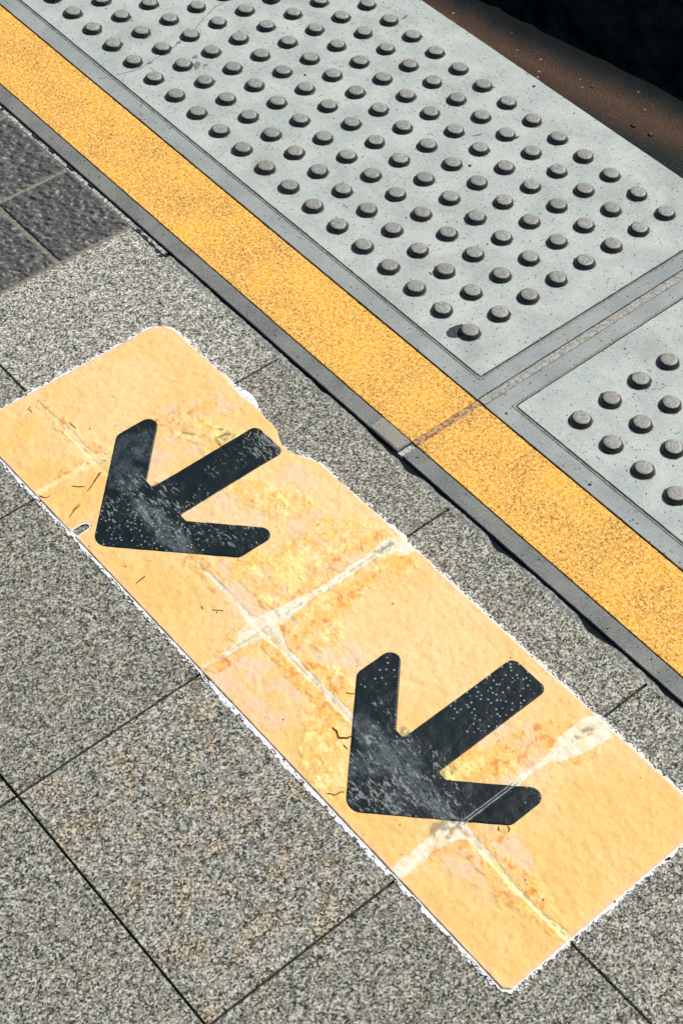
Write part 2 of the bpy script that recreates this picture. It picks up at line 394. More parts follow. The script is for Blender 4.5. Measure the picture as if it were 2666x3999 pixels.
# ================================================================== SETTING
# dark bedding under the joints
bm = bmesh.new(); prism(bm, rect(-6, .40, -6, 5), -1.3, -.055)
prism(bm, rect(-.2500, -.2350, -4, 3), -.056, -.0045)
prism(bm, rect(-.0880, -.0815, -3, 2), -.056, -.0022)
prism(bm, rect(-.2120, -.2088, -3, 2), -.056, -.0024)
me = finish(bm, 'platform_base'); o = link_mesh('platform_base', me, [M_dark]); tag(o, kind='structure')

# granite slabs
JX = [-.573 - .370 * i for i in range(12)]
JY = [-.520 - .3635 * i for i in range(12)]
def edge_left(y): return -.2525 + .0022 * n1(y, 30, 2) + .0015 * n1(y, 140, 5)
tones = {(0, 0): (1.27, .0), (1, 0): (.98, .15), (0, 1): (.98, .25), (1, 1): (.90, .35), (1, 2): (1.0, .8), (0, 2): (1.02, .35),
         (2, 2): (.93, .3), (0, 3): (1.0, .45), (1, 3): (.90, .4), (2, 3): (.93, .55), (0, 4): (1., .4), (2, 1): (.9, .2)}
bm = bmesh.new(); tl = bm.loops.layers.float_color.new('tone')
g = .0017
for i in range(11):
    for j in range(11):
        x1 = -.2525 if i == 0 else JX[i - 1] - g; x0 = JX[i] + g
        y1 = JY[j] - (.002 if j == 0 else g); y0 = JY[j + 1] + g
        if i == 0:
            ys = np.arange(y0, y1, .006); poly = [(x0, y0)] + [(edge_left(y), float(y)) for y in ys] + [(edge_left(y1), y1), (x0, y1)]
        else:
            poly = ragged(rect(x0, x1, y0, y1), .012, .0004, i * 7 + j, 150)
        nf = len(bm.faces); prism(bm, poly, -.05, .0004 * n1(i * 3.3 + j, 1.7), bevel=.0009)
        bm.faces.ensure_lookup_table()
        tn, wm = tones.get((i, j), (.9 + .15 * random.random(), random.random() * .6))
        for f in bm.faces[nf:]:
            for lp in f.loops: lp[tl] = (tn, wm, 0, 1)
me = finish(bm, 'granite_pavement'); o = link_mesh('granite_pavement', me, [M_granite]); tag(o, kind='structure')

bm = bmesh.new(); prism(bm, rect(-4.6, -.2515, -4.5, -.521), -.054, -.009)
me = finish(bm, 'joint_grout'); o = link_mesh('joint_grout', me, [M_grout_dark]); tag(o, kind='structure')

# dark riven tiles with pale grout, height-field tops
verts = []; faces = []; hg = []; off = 0
TX = [-.2505, -.3855, -.561, -.7365, -.912, -1.0875, -1.263, -1.4385, -1.614, -1.79, -1.965]
TY = [-.520, -.345, -.170, .005, .180, .355, .530, .705, .88, 1.055]
for i in range(len(TX) - 1):
    for j in range(len(TY) - 1):
        gx = .0030
        a, b = TX[i + 1] + gx, TX[i] - (gx if i else .0004); c, d = TY[j] + gx, TY[j + 1] - gx
        st = .0016 if (i < 3 and j < 4) else .01
        nx, ny = int((b - a) / st) + 1, int((d - c) / st) + 1
        X, Y = np.meshgrid(np.linspace(a, b, nx), np.linspace(c, d, ny), indexing='ij')
        # ridges stretched across the tile
        U = (X * .76 - Y * .65); V = (X * .65 + Y * .76)
        h1 = fbm(U * .5, V, 205, 3, 3 + i * 1.3 + j); h2 = fbm(U * .6, V, 360, 2, 8)
        h = .74 * h1 + .26 * h2
        z = (np.clip((h - .22) / .56, 0, 1) - .35) * .0054 + .0006
        e = np.minimum(np.minimum(X - a, b - X), np.minimum(Y - c, d - Y)); q_ = sstep(0, .0045, e); z = z * q_ + (.0004 + .25 * z) * (1 - q_)
        border = (e <= 1e-9); z = np.where(border, -.02, z)
        idx = (np.arange(nx)[:, None] * ny + np.arange(ny)[None]) + off
        verts.append(np.stack([X, Y, z], -1).reshape(-1, 3)); hg.append(h.reshape(-1))
        faces.append(np.stack([idx[:-1, :-1], idx[1:, :-1], idx[1:, 1:], idx[:-1, 1:]], -1).reshape(-1, 4)); off += nx * ny

def grid_mesh(name, V, F):
    me = bpy.data.meshes.new(name); V = np.ascontiguousarray(V, np.float32); F = np.ascontiguousarray(F, np.int32)
    me.vertices.add(len(V)); me.vertices.foreach_set('co', V.ravel())
    me.loops.add(F.size); me.loops.foreach_set('vertex_index', F.ravel())
    me.polygons.add(len(F)); me.polygons.foreach_set('loop_start', np.arange(0, F.size, 4, dtype=np.int32))
    me.polygons.foreach_set('loop_total', np.full(len(F), 4, np.int32))
    me.update(calc_edges=True); me.polygons.foreach_set('use_smooth', np.ones(len(F), bool)); return me
def fattr(me, name, v):
    a = me.attributes.new(name, 'FLOAT', 'POINT'); a.data.foreach_set('value', np.ascontiguousarray(v, np.float32))
me = grid_mesh('dark_tile_pavement', np.concatenate(verts), np.concatenate(faces)); fattr(me, 'hgt', np.concatenate(hg))
o = link_mesh('dark_tile_pavement', me, [M_tile]); tag(o, kind='structure')
bm = bmesh.new(); prism(bm, rect(-4.6, -.2502, -.5215, 3), -.054, -.0008)
me = finish(bm, 'tile_grout'); o = link_mesh('tile_grout', me, [M_grout_pale]); tag(o, kind='structure')

# ragged mortar line between the paving and the open joint
CH = [(-1.09, .018, .003), (-1.118, .014, .004), (-1.160, .020, .0085), (-1.215, .02, .001), (-1.336, .014, .0075), (-1.36, .012, .003), (-1.507, .018, .0075), (-1.53, .014, .003), (-1.64, .02, .003), (-.97, .01, .003), (-.90, .012, .002)]
def mortar_right(y):
    x = -.2432 + .0026 * n1(y, 18, 4) + .0030 * n1(y, 110, 6)
    for c, s_, d in CH: x -= d * math.exp(-((y - c) / s_) ** 2)
    return x
def strip_poly(fl, fr, y0, y1, st=.003):
    ys = np.arange(y0, y1, st)
    return [(fl(y), float(y)) for y in ys] + [(fr(y), float(y)) for y in ys[::-1]]
bm = bmesh.new()
prism(bm, strip_poly(lambda y: edge_left(y) + .0006, mortar_right, -3.2, -.605), -.05, -.0012, 1, bevel=.0008)
prism(bm, strip_poly(lambda y: -.2494 + .0012 * n1(y, 160, 9), lambda y: -.2428 + .002 * n1(y, 120, 12), -.600, 2.6), -.05, -.0003, 0, bevel=.0006)
# dark sealant flecks where the white line breaks up
for (y, ln, x, wd) in [(-.135, .012, -.248, .004), (-.150, .007, -.245, .003), (-.245, .02, -.2436, .0016), (-.29, .016, -.2438, .0014), (-.345, .018, -.2442, .0018),
                       (-.40, .014, -.2436, .0015), (-.535, .012, -.2475, .0035), (-.553, .012, -.2490, .003), (-.572, .013, -.2505, .003), (-.590, .011, -.2525, .003), (-.602, .008, -.2540, .004)]:
    p = [(x + wd * math.cos(a) * (1 + .5 * n1(a + y * 9, 2.2, 3)), y + ln * .5 * math.sin(a) * (1 + .8 * n1(a + y * 5, 2.1, 6))) for a in np.linspace(0, 2 * math.pi, 15)[:-1]]
    prism(bm, p, -.002, .0012, 2)
me = finish(bm, 'mortar_line'); o = link_mesh('mortar_line', me, [M_mortar, M_mortar2, M_soot])
tag(o, 'ragged pale mortar line edging the dark gap beside the grey concrete curb', 'mortar joint')

# track bed, and an added trench beyond it that falls into shade
k = NM('rusty_track_bed', .85, .15)
q = k.sepx(); X, Y = q[0], q[1]
# bands run slightly askew to the platform edge
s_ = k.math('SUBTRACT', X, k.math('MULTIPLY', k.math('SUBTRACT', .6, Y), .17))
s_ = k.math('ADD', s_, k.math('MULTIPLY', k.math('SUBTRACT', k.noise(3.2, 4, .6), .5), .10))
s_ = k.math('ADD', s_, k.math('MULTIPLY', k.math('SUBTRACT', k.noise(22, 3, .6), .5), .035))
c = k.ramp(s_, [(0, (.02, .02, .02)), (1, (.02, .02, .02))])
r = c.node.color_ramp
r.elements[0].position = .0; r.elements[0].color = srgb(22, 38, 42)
RUST_SHADE_STOPS = [(.05, srgb(22, 38, 42)), (.24, srgb(34, 40, 38)), (.38, srgb(74, 58, 46)), (.50, srgb(86, 66, 50)), (.62, srgb(60, 49, 41)), (.73, srgb(22, 27, 28)), (.82, srgb(4, 9, 11))]  # rust brown in the middle; teal-black ends are shadow painted into the bed
while len(r.elements) < len(RUST_SHADE_STOPS): r.elements.new(.5)
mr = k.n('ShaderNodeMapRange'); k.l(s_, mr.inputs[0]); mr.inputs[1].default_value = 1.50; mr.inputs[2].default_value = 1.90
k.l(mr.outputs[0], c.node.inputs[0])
for e, (p_, cc) in zip(r.elements, RUST_SHADE_STOPS): e.position = p_; e.color = cc
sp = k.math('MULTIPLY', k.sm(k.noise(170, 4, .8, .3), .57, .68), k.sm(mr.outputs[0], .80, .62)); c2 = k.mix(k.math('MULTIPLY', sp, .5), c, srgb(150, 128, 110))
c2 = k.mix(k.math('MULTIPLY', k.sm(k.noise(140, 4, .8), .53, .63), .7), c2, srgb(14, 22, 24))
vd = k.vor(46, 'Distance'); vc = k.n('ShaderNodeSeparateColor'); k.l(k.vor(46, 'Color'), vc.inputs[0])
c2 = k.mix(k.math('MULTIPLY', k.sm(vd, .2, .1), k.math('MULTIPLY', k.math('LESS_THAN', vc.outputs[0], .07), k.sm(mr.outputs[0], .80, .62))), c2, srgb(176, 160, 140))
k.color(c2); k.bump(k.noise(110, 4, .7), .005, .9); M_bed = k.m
bm = bmesh.new()
def tx(y): return 1.845 + .17 * (.6 - y)
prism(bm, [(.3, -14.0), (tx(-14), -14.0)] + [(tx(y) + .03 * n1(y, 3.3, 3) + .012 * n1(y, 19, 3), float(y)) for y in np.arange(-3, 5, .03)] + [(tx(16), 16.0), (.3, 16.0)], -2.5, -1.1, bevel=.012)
for t in range(170):
    yy = random.uniform(-1.2, 2.4); xx = tx(yy) - random.uniform(.12, .6); rr = random.choice([.002, .003, .004, .006])
    p = [(xx + rr * (1 + .5 * random.random()) * math.cos(a), yy + rr * (1 + .5 * random.random()) * math.sin(a)) for a in np.linspace(0, 2 * math.pi, 7)[:-1]]
    prism(bm, p, -1.101, -1.1 + rr * .7, 1, bevel=rr * .25)
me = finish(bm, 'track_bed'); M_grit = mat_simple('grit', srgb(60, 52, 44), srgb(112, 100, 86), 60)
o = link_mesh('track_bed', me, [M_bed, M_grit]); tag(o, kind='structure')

M_black = mat_simple('dark_concrete', srgb(30, 42, 42), srgb(84, 98, 92), 9, rough=.95, spec=.03, det=5)
bm = bmesh.new()
prism(bm, rect(1.2, 12, -14, 16), -2.6, -2.1)                       # floor of the added trench
prism(bm, [(tx(-14) + .85, -14), (12, -14), (12, 16), (tx(16) + .85, 16)], -2.6, -1.0, bevel=.03)
me = finish(bm, 'added_trench'); o = link_mesh('added_trench', me, [M_black]); tag(o, kind='structure')

# ================================================================== PLATFORM EDGE PANELS
def stud_mesh(seed):
    rg = random.Random(seed); bm = bmesh.new()
    prof = [(.0182, .0000), (.0170, .0004), (.0160, .0006), (.0157, .0013), (.0153, .0029), (.0146, .0046), (.0135, .0061), (.0121, .0072), (.0105, .0079), (.0070, .0081), (.0035, .0081)]
    N = 36; rings = []
    ex = 1 + rg.uniform(-.03, .03); ph = rg.uniform(0, 6.28)
    for r, z in prof:
        ring = []
        for k_ in range(N):
            a = 2 * math.pi * k_ / N
            rr = r * (1 + .012 * math.sin(2 * a + ph)) * ex
            if r > .0165: rr += .0022 * (n1(k_ * .35, 1.0, seed) ) * 2.2
            elif r > .0125: rr += .0006 * n1(k_ * .8, 1.0, seed + 5)
            zz = z + (.0003 * n1(k_ * .5 + r * 900, 1.0, seed + 9) if z > .004 else 0)
            ring.append(bm.verts.new((rr * math.cos(a), rr * math.sin(a), zz)))
        rings.append(ring)
    c_ = bm.verts.new((0, 0, .0081))
    for q_, (A_, B_) in enumerate(zip(rings[:-1], rings[1:])):
        for k_ in range(N):
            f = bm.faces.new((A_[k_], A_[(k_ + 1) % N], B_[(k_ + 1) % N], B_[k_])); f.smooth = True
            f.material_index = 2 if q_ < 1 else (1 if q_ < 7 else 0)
    for k_ in range(N):
        f = bm.faces.new((rings[-1][k_], rings[-1][(k_ + 1) % N], c_)); f.smooth = True
    me = finish(bm, 'stud'); 
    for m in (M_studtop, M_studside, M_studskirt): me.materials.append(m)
    return me
STUDS = [stud_mesh(s_) for s_ in range(8)]

def blob(cx, cy, rx, ry, seed, n=14, amp=.6, rot=0):
    out = []
    for i in range(n):
        a = 2 * math.pi * i / n; r = 1 + amp * 2 * n1(i * .7, 1.0, seed)
        x, y = rx * r * math.cos(a), ry * r * math.sin(a)
        out.append((cx + x * math.cos(rot) - y * math.sin(rot), cy + x * math.sin(rot) + y * math.cos(rot)))
    return out
def line_poly(pts, w0, seed=1):
    L, R_ = [], []
    for i, (x, y) in enumerate(pts):
        a = pts[max(0, i - 1)]; b = pts[min(len(pts) - 1, i + 1)]
        dx, dy = b[0] - a[0], b[1] - a[1]; l_ = math.hypot(dx, dy) or 1
        ww = w0 * (.25 if i in (0, len(pts) - 1) else 1) * (.7 + .8 * abs(n1(i * .9, 1, seed)) * 2)
        L.append((x - dy / l_ * ww, y + dx / l_ * ww)); R_.append((x + dy / l_ * ww, y - dx / l_ * ww))
    return L + R_[::-1]
def densify(pts, step=.004, amp=.0012, seed=1):
    out = []
    for (a, b) in zip(pts[:-1], pts[1:]):
        L = math.hypot(b[0] - a[0], b[1] - a[1]); k_ = max(1, int(L / step))
        for j in range(k_):
            t = j / k_; out.append((a[0] + (b[0] - a[0]) * t + 2 * amp * n1(a[0] * 99 + L * t, 160, seed), a[1] + (b[1] - a[1]) * t + 2 * amp * n1(a[1] * 99 + L * t, 160, seed + 4)))
    out.append(pts[-1]); return out

def panel(y_near, y_far, g_y, label, marks, near_end=True):
    """y_near: the end at the joint, g_y: the groove parallel to it; the slab runs to y_far"""
    root = empty('tactile_panel', (.2, y_near, -.1)); tag(root, label, 'tactile paving', 'precast platform edge panels')
    bm = bmesh.new(); s = 1 if y_far > y_near else -1; sd = abs(y_near)
    # border, L shaped
    L = [(-.0826, y_near), (.515, y_near), (.515, g_y - s * .0016), (-.0508, g_y - s * .0016), (-.0508, y_far), (-.0826, y_far)]
    prism(bm, ragged(L, .008, .0005, sd, 150), -.085, 0, 1, bevel=.0012)
    prism(bm, ragged([(-.0482, g_y + s * .0012), (.515, g_y + s * .0012), (.515, y_far), (-.0482, y_far)], .008, .0005, sd + 3, 150), -.085, .0008, 0, bevel=.0016)
    # worn lip round the field and the dirt in the groove
    gp = [(-.0526, g_y - s * .0040), (.5148, g_y - s * .0040), (.5148, g_y + s * .003), (-.0460, g_y + s * .003), (-.0460, y_far), (-.0526, y_far)]
    prism(bm, ragged([(-.0512, g_y - s * .002), (.5147, g_y - s * .002), (.5147, g_y + s * .002), (-.0478, g_y + s * .002), (-.0478, y_far), (-.0512, y_far)], .01, .0002, 2, 90), -.084, -.0018, 2)
    prism(bm, ragged([(-.0538, g_y - s * .0046), (-.0518, g_y - s * .0032), (-.0518, y_far), (-.0538, y_far)], .006, .0007, 5, 200), -.01, .0007, 3)
    prism(bm, ragged([(-.0525, g_y - s * .0046), (.5146, g_y - s * .0040), (.5146, g_y - s * .0026), (-.0518, g_y - s * .0030)], .006, .0006, 6, 200), -.01, .0007, 3)
    for poly, mi, top in marks: prism(bm, poly, -.004, top, mi)
    me = finish(bm, 'concrete_slab'); link_mesh('concrete_slab', me, [M_field, M_rim, M_groove, M_ridge, M_soot, M_chip, M_stain], root)
    return root

# marks worn into each slab: cracks, chips, stains
crack = [(.2315, -.1354), (.211, -.1364), (.1722, -.1521), (.1439, -.1671), (.0983, -.1803), (.0813, -.1871), (.0472, -.1922), (.0229, -.1969), (.0014, -.2011), (-.0197, -.1986), (-.0453, -.1902)]
m1 = [(line_poly(densify(crack, .004, .0016, 3), .00042, 3), 4, .0011),
      (line_poly(densify([(-.0537, -.1885), (-.0650, -.1830), (-.0737, -.1795)], .004, .001, 4), .0003, 4), 4, .0003),
      (blob(.0803, -.2534, .0105, .0062, 3, rot=.9), 5, .0013), (blob(.0925, -.2330, .0050, .0046, 6, rot=.4), 5, .0013), (blob(.092, -.262, .004, .003, 8), 5, .0013),
      (blob(.0222, -.1979, .0045, .0034, 8), 5, .0014), (blob(.0955, -.1821, .0048, .003, 9), 5, .0014),
      (blob(.4565, -.3671, .0085, .0028, 5, rot=.2), 5, .0011), (blob(.3762, -.7348, .0052, .0020, 7, rot=.1), 4, .0012), (blob(.265, -.7397, .0030, .0026, 4), 4, .0012),
      (blob(.2083, -.3883, .0028, .0026, 2), 4, .0012), (blob(.4959, -.6534, .0032, .0026, 1), 4, .0012),
      ([(-.0290, -1.0010), (-.0245, -.9962), (-.0150, -.9945), (-.0059, -.9955), (.004, -.999), (.004, -1.015), (-.0075, -1.019), (-.0170, -1.0178), (-.0240, -1.0140), (-.0290, -1.0090), (-.0303, -1.005)], 6, .0012),
      (line_poly(densify([(.400, -.969), (.425, -.953), (.455, -.940)], .005, .001, 7), .0003, 4), 4, .0011),
      (blob(.33, -.69, .008, .0018, 3, rot=-.3), 5, .0012)]
m2 = [(blob(-.0728, -1.3376, .0024, .0024, 3), 4, .0004), (blob(-.070, -1.17, .0018, .0022, 5), 4, .0004), (blob(.160, -1.305, .0046, .0035, 3), 5, .0012), (blob(.170, -1.325, .004, .003, 6), 5, .0012)]
P1 = panel(-1.1235, 1.6, -1.0950, 'long grey concrete panel of round studs crossed by a hairline crack, above the joint', m1)
P2 = panel(-1.1395, -2.9, -1.1685, 'grey concrete stud panel at the right edge, beyond the pale mortar joint', m2)

# yellow gritty strip and grey curb strip, part of each panel
def strips(root, y0, y1, seed):
    bm = bmesh.new(); prism(bm, ragged(rect(-.2094, -.0866, y0, y1), .006, .0005, seed, 170), -.085, .0004, bevel=.0012)
    me = finish(bm, 'yellow_strip'); link_mesh('yellow_strip', me, [M_yellow], root)
    bm = bmesh.new(); prism(bm, ragged(rect(-.2370, -.2116, y0, y1), .006, .0005, seed + 5, 150), -.085, -.0002, 0, bevel=.0010)
    for t in range(16):
        yy = random.uniform(max(y0, -2), min(y1, .2)); xx = random.uniform(-.233, -.214); r_ = random.uniform(.0006, .0016)
        prism(bm, blob(xx, yy, r_, r_, t, 8), -.004, .0001, 2)
    if y1 > 0:
        prism(bm, ragged([(-.2360, -1.066), (-.2305, -1.0685), (-.2240, -1.0665), (-.2113, -1.0655), (-.2113, y0 + .0015), (-.2345, y0 + .003)][::-1], .003, .0010, 3, 260), -.02, .0003, 1, bevel=.0006)
    me = finish(bm, 'curb_strip'); link_mesh('curb_strip', me, [M_strip, M_patch, M_soot], root)
strips(P1, -1.1255, 1.6, 1); strips(P2, -2.9, -1.1370, 11)

# studs
def add_stud(root, x, y, n_):
    o = bpy.data.objects.new('stud', STUDS[(n_ * 5 + n_ // 3) % 8]); COL.objects.link(o); o.parent = root
    o.location = (x - root.location.x, y - root.location.y, .0007 - root.location.z); o.rotation_euler = (0, 0, (n_ * 2.399) % 6.283)
    o['group'] = 'round studs of the platform edge panels'
    return o
pts = [(j * PX, -i * PY) for i in range(17, -17, -1) for j in range(8)]
camp = Vector((-1.3288, -2.1979, 1.7322))
def inview(x, y):
    d = Vector((x, y, .005)) - camp; c_ = [sum(RC[r_][k_] * d[k_] for k_ in range(3)) for r_ in range(3)]
    u, v = 1333 + 6494.4 * c_[0] / c_[2], 1999.5 + 6494.4 * c_[1] / c_[2]
    return -20 < u < 2686 and -20 < v < 4019
vis = sorted([p for p in pts if inview(*p)], key=lambda p: (Vector((p[0], p[1], 0)) - camp).length)
near = vis[:98]; rest = [p for p in pts if p not in near]
for n_, (x, y) in enumerate(near): add_stud(P1, x, y, n_)
Vs, Fs, Ms, off = [], [], [], 0
for n_, (x, y) in enumerate(rest):
    me = STUDS[n_ % 8]; a = n_ * 2.399
    for v in me.vertices: Vs.append((v.co.x * math.cos(a) - v.co.y * math.sin(a) + x, v.co.x * math.sin(a) + v.co.y * math.cos(a) + y, v.co.z + .0007))
    for f in me.polygons: Fs.append([off + q_ for q_ in f.vertices]); Ms.append(f.material_index)
    off += len(me.vertices)
me = bpy.data.meshes.new('far_studs'); me.from_pydata(Vs, [], Fs); me.polygons.foreach_set('material_index', Ms); me.polygons.foreach_set('use_smooth', [True] * len(Fs))
o = link_mesh('studs', me, [M_studtop, M_studside, M_studskirt], P1); o['kind'] = 'stuff'
for i in range(0, 11):
    for j in range(8):
        add_stud(P2, .0026 + j * PX, -1.2468 - i * PY, i * 8 + j)

# joint between the panels
bm = bmesh.new()
prism(bm, ragged(rect(-.0815, .5145, -1.1378, -1.1253), .005, .0008, 3, 200), -.08, -.0010, 0, bevel=.0008)
me = finish(bm, 'panel_joint'); o = link_mesh('mortar_joint', me, [mat_simple('ribbed_mortar', srgb(140, 140, 133), srgb(188, 188, 178), 190, lo=.34, hi=.66, bump=.0022)])
tag(o, 'pale gritty mortar line filling the joint between the two studded concrete panels', 'mortar joint')
bm = bmesh.new()
prism(bm, ragged(rect(-.2094, -.0850, -1.1367, -1.1258), .004, .0011, 8, 220), -.08, -.0006, 0, bevel=.0008)
me = finish(bm, 'strip_joint'); o = link_mesh('mortar_joint', me, [M_brown])
tag(o, 'brown crumbling mortar line crossing the yellow gritty strip', 'mortar joint')
bm = bmesh.new()
prism(bm, ragged(rect(-.2385, -.2116, -1.1358, -1.1268), .003, .0010, 8, 220), -.08, -.0022, 0, bevel=.0008)
me = finish(bm, 'curb_joint'); o = link_mesh('mortar_joint', me, [M_mortar])
tag(o, 'short whitish mortar plug between the two grey curb strips, beside the dark gap', 'mortar joint')
bm = bmesh.new()
prism(bm, strip_poly(lambda y: -.2408 + .0012 * n1(y, 30, 3), lambda y: -.2396 + .0012 * n1(y, 30, 7), -2.6, -1.12), -.03, -.0036)
me = finish(bm, 'joint_sealant'); o = link_mesh('joint_sealant', me, [mat_simple('rubber', srgb(20, 40, 42), srgb(36, 56, 58), 90, rough=.5)])
tag(o, 'thin dark sealant bead sunk in the gap along the grey curb strip', 'sealant')

# ================================================================== STICKER
ST = empty('floor_sticker', (-.5, -1.25, 0))
tag(ST, 'worn yellow floor sticker with two black arrows and ragged white edges on granite', 'floor sticker')
def film_z(X, Y):
    z = .0018 + .0012 * (fbm(X, Y, 55, 3, 2) - .5) + .0010 * (fbm(X, Y, 130, 3, 4) - .5)
    for d in (X + .573, Y + .8835, Y + 1.2470, Y + 1.6105): z = z - .0005 * np.exp(-(d / .0036) ** 2)
    return np.maximum(z, .0006)
st = .0015
xs = np.arange(-.6712, -.3228, st); ys = np.arange(-1.7905, -.7165, st)
X, Y = np.meshgrid(xs, ys, indexing='ij'); nx, ny = X.shape
# outline
def rr_inside(X, Y):
    x0, x1, y0, y1 = -.6712, -.3355, -1.7900, -.7180
    x1v = x1 + .0015 * (fbm(Y, Y * 0, 9, 2, 3) - .5)
    # torn right edge near the first arrow's tail
    tear = np.interp(Y, [-1.075, -1.058, -1.042, -1.029, -1.014, -1.0035, -.994, -.971, -.934, -.907, -.885, -.87], [0, -.0085, -.016, -.0195, -.019, -.0135, -.0075, -.006, -.0035, -.006, -.004, 0])
    x1v = x1v + tear + .0015 * (fbm(Y, Y * 0 + 3, 160, 3, 9) - .5) * (np.abs(tear) > .001)
    ok = (X > x0) & (X < x1v) & (Y > y0) & (Y < y1)
    for cx, cy, r, sx, sy in [(x1 - .034, y1 - .034, .034, 1, 1), (x1 - .02, y0 + .02, .02, 1, -1), (x0 + .012, y0 + .012, .012, -1, -1), (x0 + .02, y1 - .02, .02, -1, 1)]:
        c_ = ((X - cx) * sx > 0) & ((Y - cy) * sy > 0) & (np.hypot(X - cx, Y - cy) > r); ok &= ~c_
    return ok
notch = [(-.672, -.9665, .0050), (-.6600, -.9662, .0055), (-.6490, -.9672, .0052)]
ins = rr_inside(X, Y) & ~(segdist(X, Y, notch) < .0006 * (fbm(X, Y, 300, 2, 1) - .5) * 4)

wob = (fbm(X, Y, 45, 4, 1) - .5) * .012 + (fbm(X, Y, 190, 3, 7) - .5) * .007
def mask(groups, soft=.002, grow=0.0, wobble=1.0):
    m = np.full(X.shape, 9.0)
    for g_ in groups: m = np.minimum(m, segdist(X, Y, g_))
    return 1 - sstep(grow, grow + soft, m + wob * wobble)
WHITE = [[(x, y, w_ if w_ > .0075 else w_ * .8) for x, y, w_ in g_] for g_ in WHITE]
mW = mask(WHITE, .0014, .0, .42); mWs = mask(WHITE, .016, .004, 1.2)
mO = mask(ORANGE, .007, .0005, 1.2); mY = mask(YEL, .016, .002, 1.6); mP = mask(PINK, .016, .004, 1.6)
def C(r, g_, b): return np.array(srgb(r, g_, b)[:3])
def lay(col, m, c_): m = m[..., None]; return col * (1 - m) + c_ * m
cA, cB = C(247, 211, 150), C(243, 199, 120)
n0 = fbm(X, Y, 14, 4, 5); n2_ = fbm(X, Y, 120, 3, 6)
lowleft = np.maximum(sstep(-.55, -.64, X) * .7, sstep(-1.50, -1.76, Y) * .9)
col = cA * np.ones(X.shape + (1,)); col = lay(col, np.clip(sstep(.35, .65, n0) * .6 + lowleft * .7, 0, 1), cB)
edge = np.minimum(np.minimum(X + .671, -.336 - X), np.minimum(Y + 1.79, -.718 - Y))
col = lay(col, .22 * sstep(.5, .68, fbm(X * .76 - Y * .65, (X * .65 + Y * .76) * .45, 210, 3, 21)), C(226, 172, 96))
col = lay(col, .55 * (1 - sstep(.0, .012, edge)), C(248, 202, 162))                    # faded pinkish rim
col = lay(col, mP * .55 * (.25 + .75 * sstep(.42, .58, fbm(X, Y, 60, 4, 8))), C(240, 206, 184))
vein = 1 - np.abs(fbm(X, Y, 85, 4, 11) - .5) * 9; vein = np.clip(vein, 0, 1)
col = lay(col, mY * (.12 + .5 * sstep(.4, .6, fbm(X, Y, 75, 4, 9))), C(251, 206, 104))
col = lay(col, mY * .8 * sstep(.50, .66, fbm(X, Y, 110, 4, 10)), C(253, 236, 168))
col = lay(col, mY * vein * .55, C(240, 172, 62))
col = lay(col, mO * .8 * (.25 + .55 * sstep(.38, .6, fbm(X, Y, 70, 4, 12))), C(250, 190, 92))
col = lay(col, mO * sstep(.60, .70, fbm(X, Y, 130, 3, 13)) * .7, C(230, 138, 52))
col = lay(col, mWs * .25 * sstep(.45, .62, n2_), C(246, 222, 176))
cream = sstep(-1.0, -1.08, Y)[..., None]; col = lay(col, mW * (.5 + .45 * sstep(.35, .55, n2_)) * (.85 + .15 * cream[..., 0]), C(250, 232, 176) * (1 - cream) + C(240, 236, 214) * cream); lowy = sstep(-1.645, -1.665, Y); col = lay(col, mW * lowy * .8, C(248, 232, 160))
# the joint under the film shows as a thin broken dark line
jl = np.zeros(X.shape)
for d in (X + .5728 + .0016 * (fbm(X, Y, 30, 2, 3) - .5), Y + 1.2440 + .002 * (fbm(X, Y, 30, 2, 5) - .5)):
    jl = np.maximum(jl, (1 - sstep(.0006, .0016, np.abs(d))) * sstep(.52, .62, fbm(X, Y, 110, 3, 14)))
col = lay(col, jl * mW * .4, C(120, 92, 50))
LEM = [[(-.5350, -1.5480, .0035), (-.5150, -1.5530, .0060), (-.4980, -1.5600, .0050)], [(-.5310, -1.4790, .003)], [(-.4130, -.9480, .006)], [(-.4900, -1.2010, .014), (-.4700, -1.1880, .010)]]
mL = mask(LEM, .010, 0, 1.3); col = lay(col, mL * (.35 + .5 * sstep(.4, .6, fbm(X, Y, 110, 3, 31))), C(246, 230, 146))
# grey rubbed dirt
GREY = [[(-.3801, -1.2353, .003), (-.3683, -1.2449, .003), (-.3536, -1.2445, .001)], [(-.5900, -1.5980, .010), (-.572, -1.5985, .007)], [(-.375, -1.610, .005), (-.357, -1.6135, .003)],
        [(-.405, -.9560, .006), (-.4050, -.975, .004)], [(-.5655, -.886, .006)], [(-.536, -.9665, .003)], [(-.5360, -1.4745, .004)], [(-.537, -1.546, .005), (-.52, -1.546, .002)]]
mG = mask(GREY, .005, 0, 1.0) * sstep(.4, .62, fbm(X, Y, 180, 4, 15))
col = lay(col, mG * .62, C(86, 90, 72))
crk = [[(-.4485, -.9135, 0), (-.4350, -.9300, 0), (-.4200, -.9490, 0), (-.4000, -.9560, 0)], [(-.4150, -.9150, 0), (-.4120, -.9330, 0), (-.4010, -.9440, 0)], [(-.4200, -.9490, 0), (-.4220, -.9640, 0)]]
mC = mask(crk, .0012, .0006, .5); col = lay(col, mC * .7, C(120, 104, 50))
wrk = np.clip(np.maximum(np.maximum(mY, mO * .8), mP * .35) - mW * .5, 0, 1)

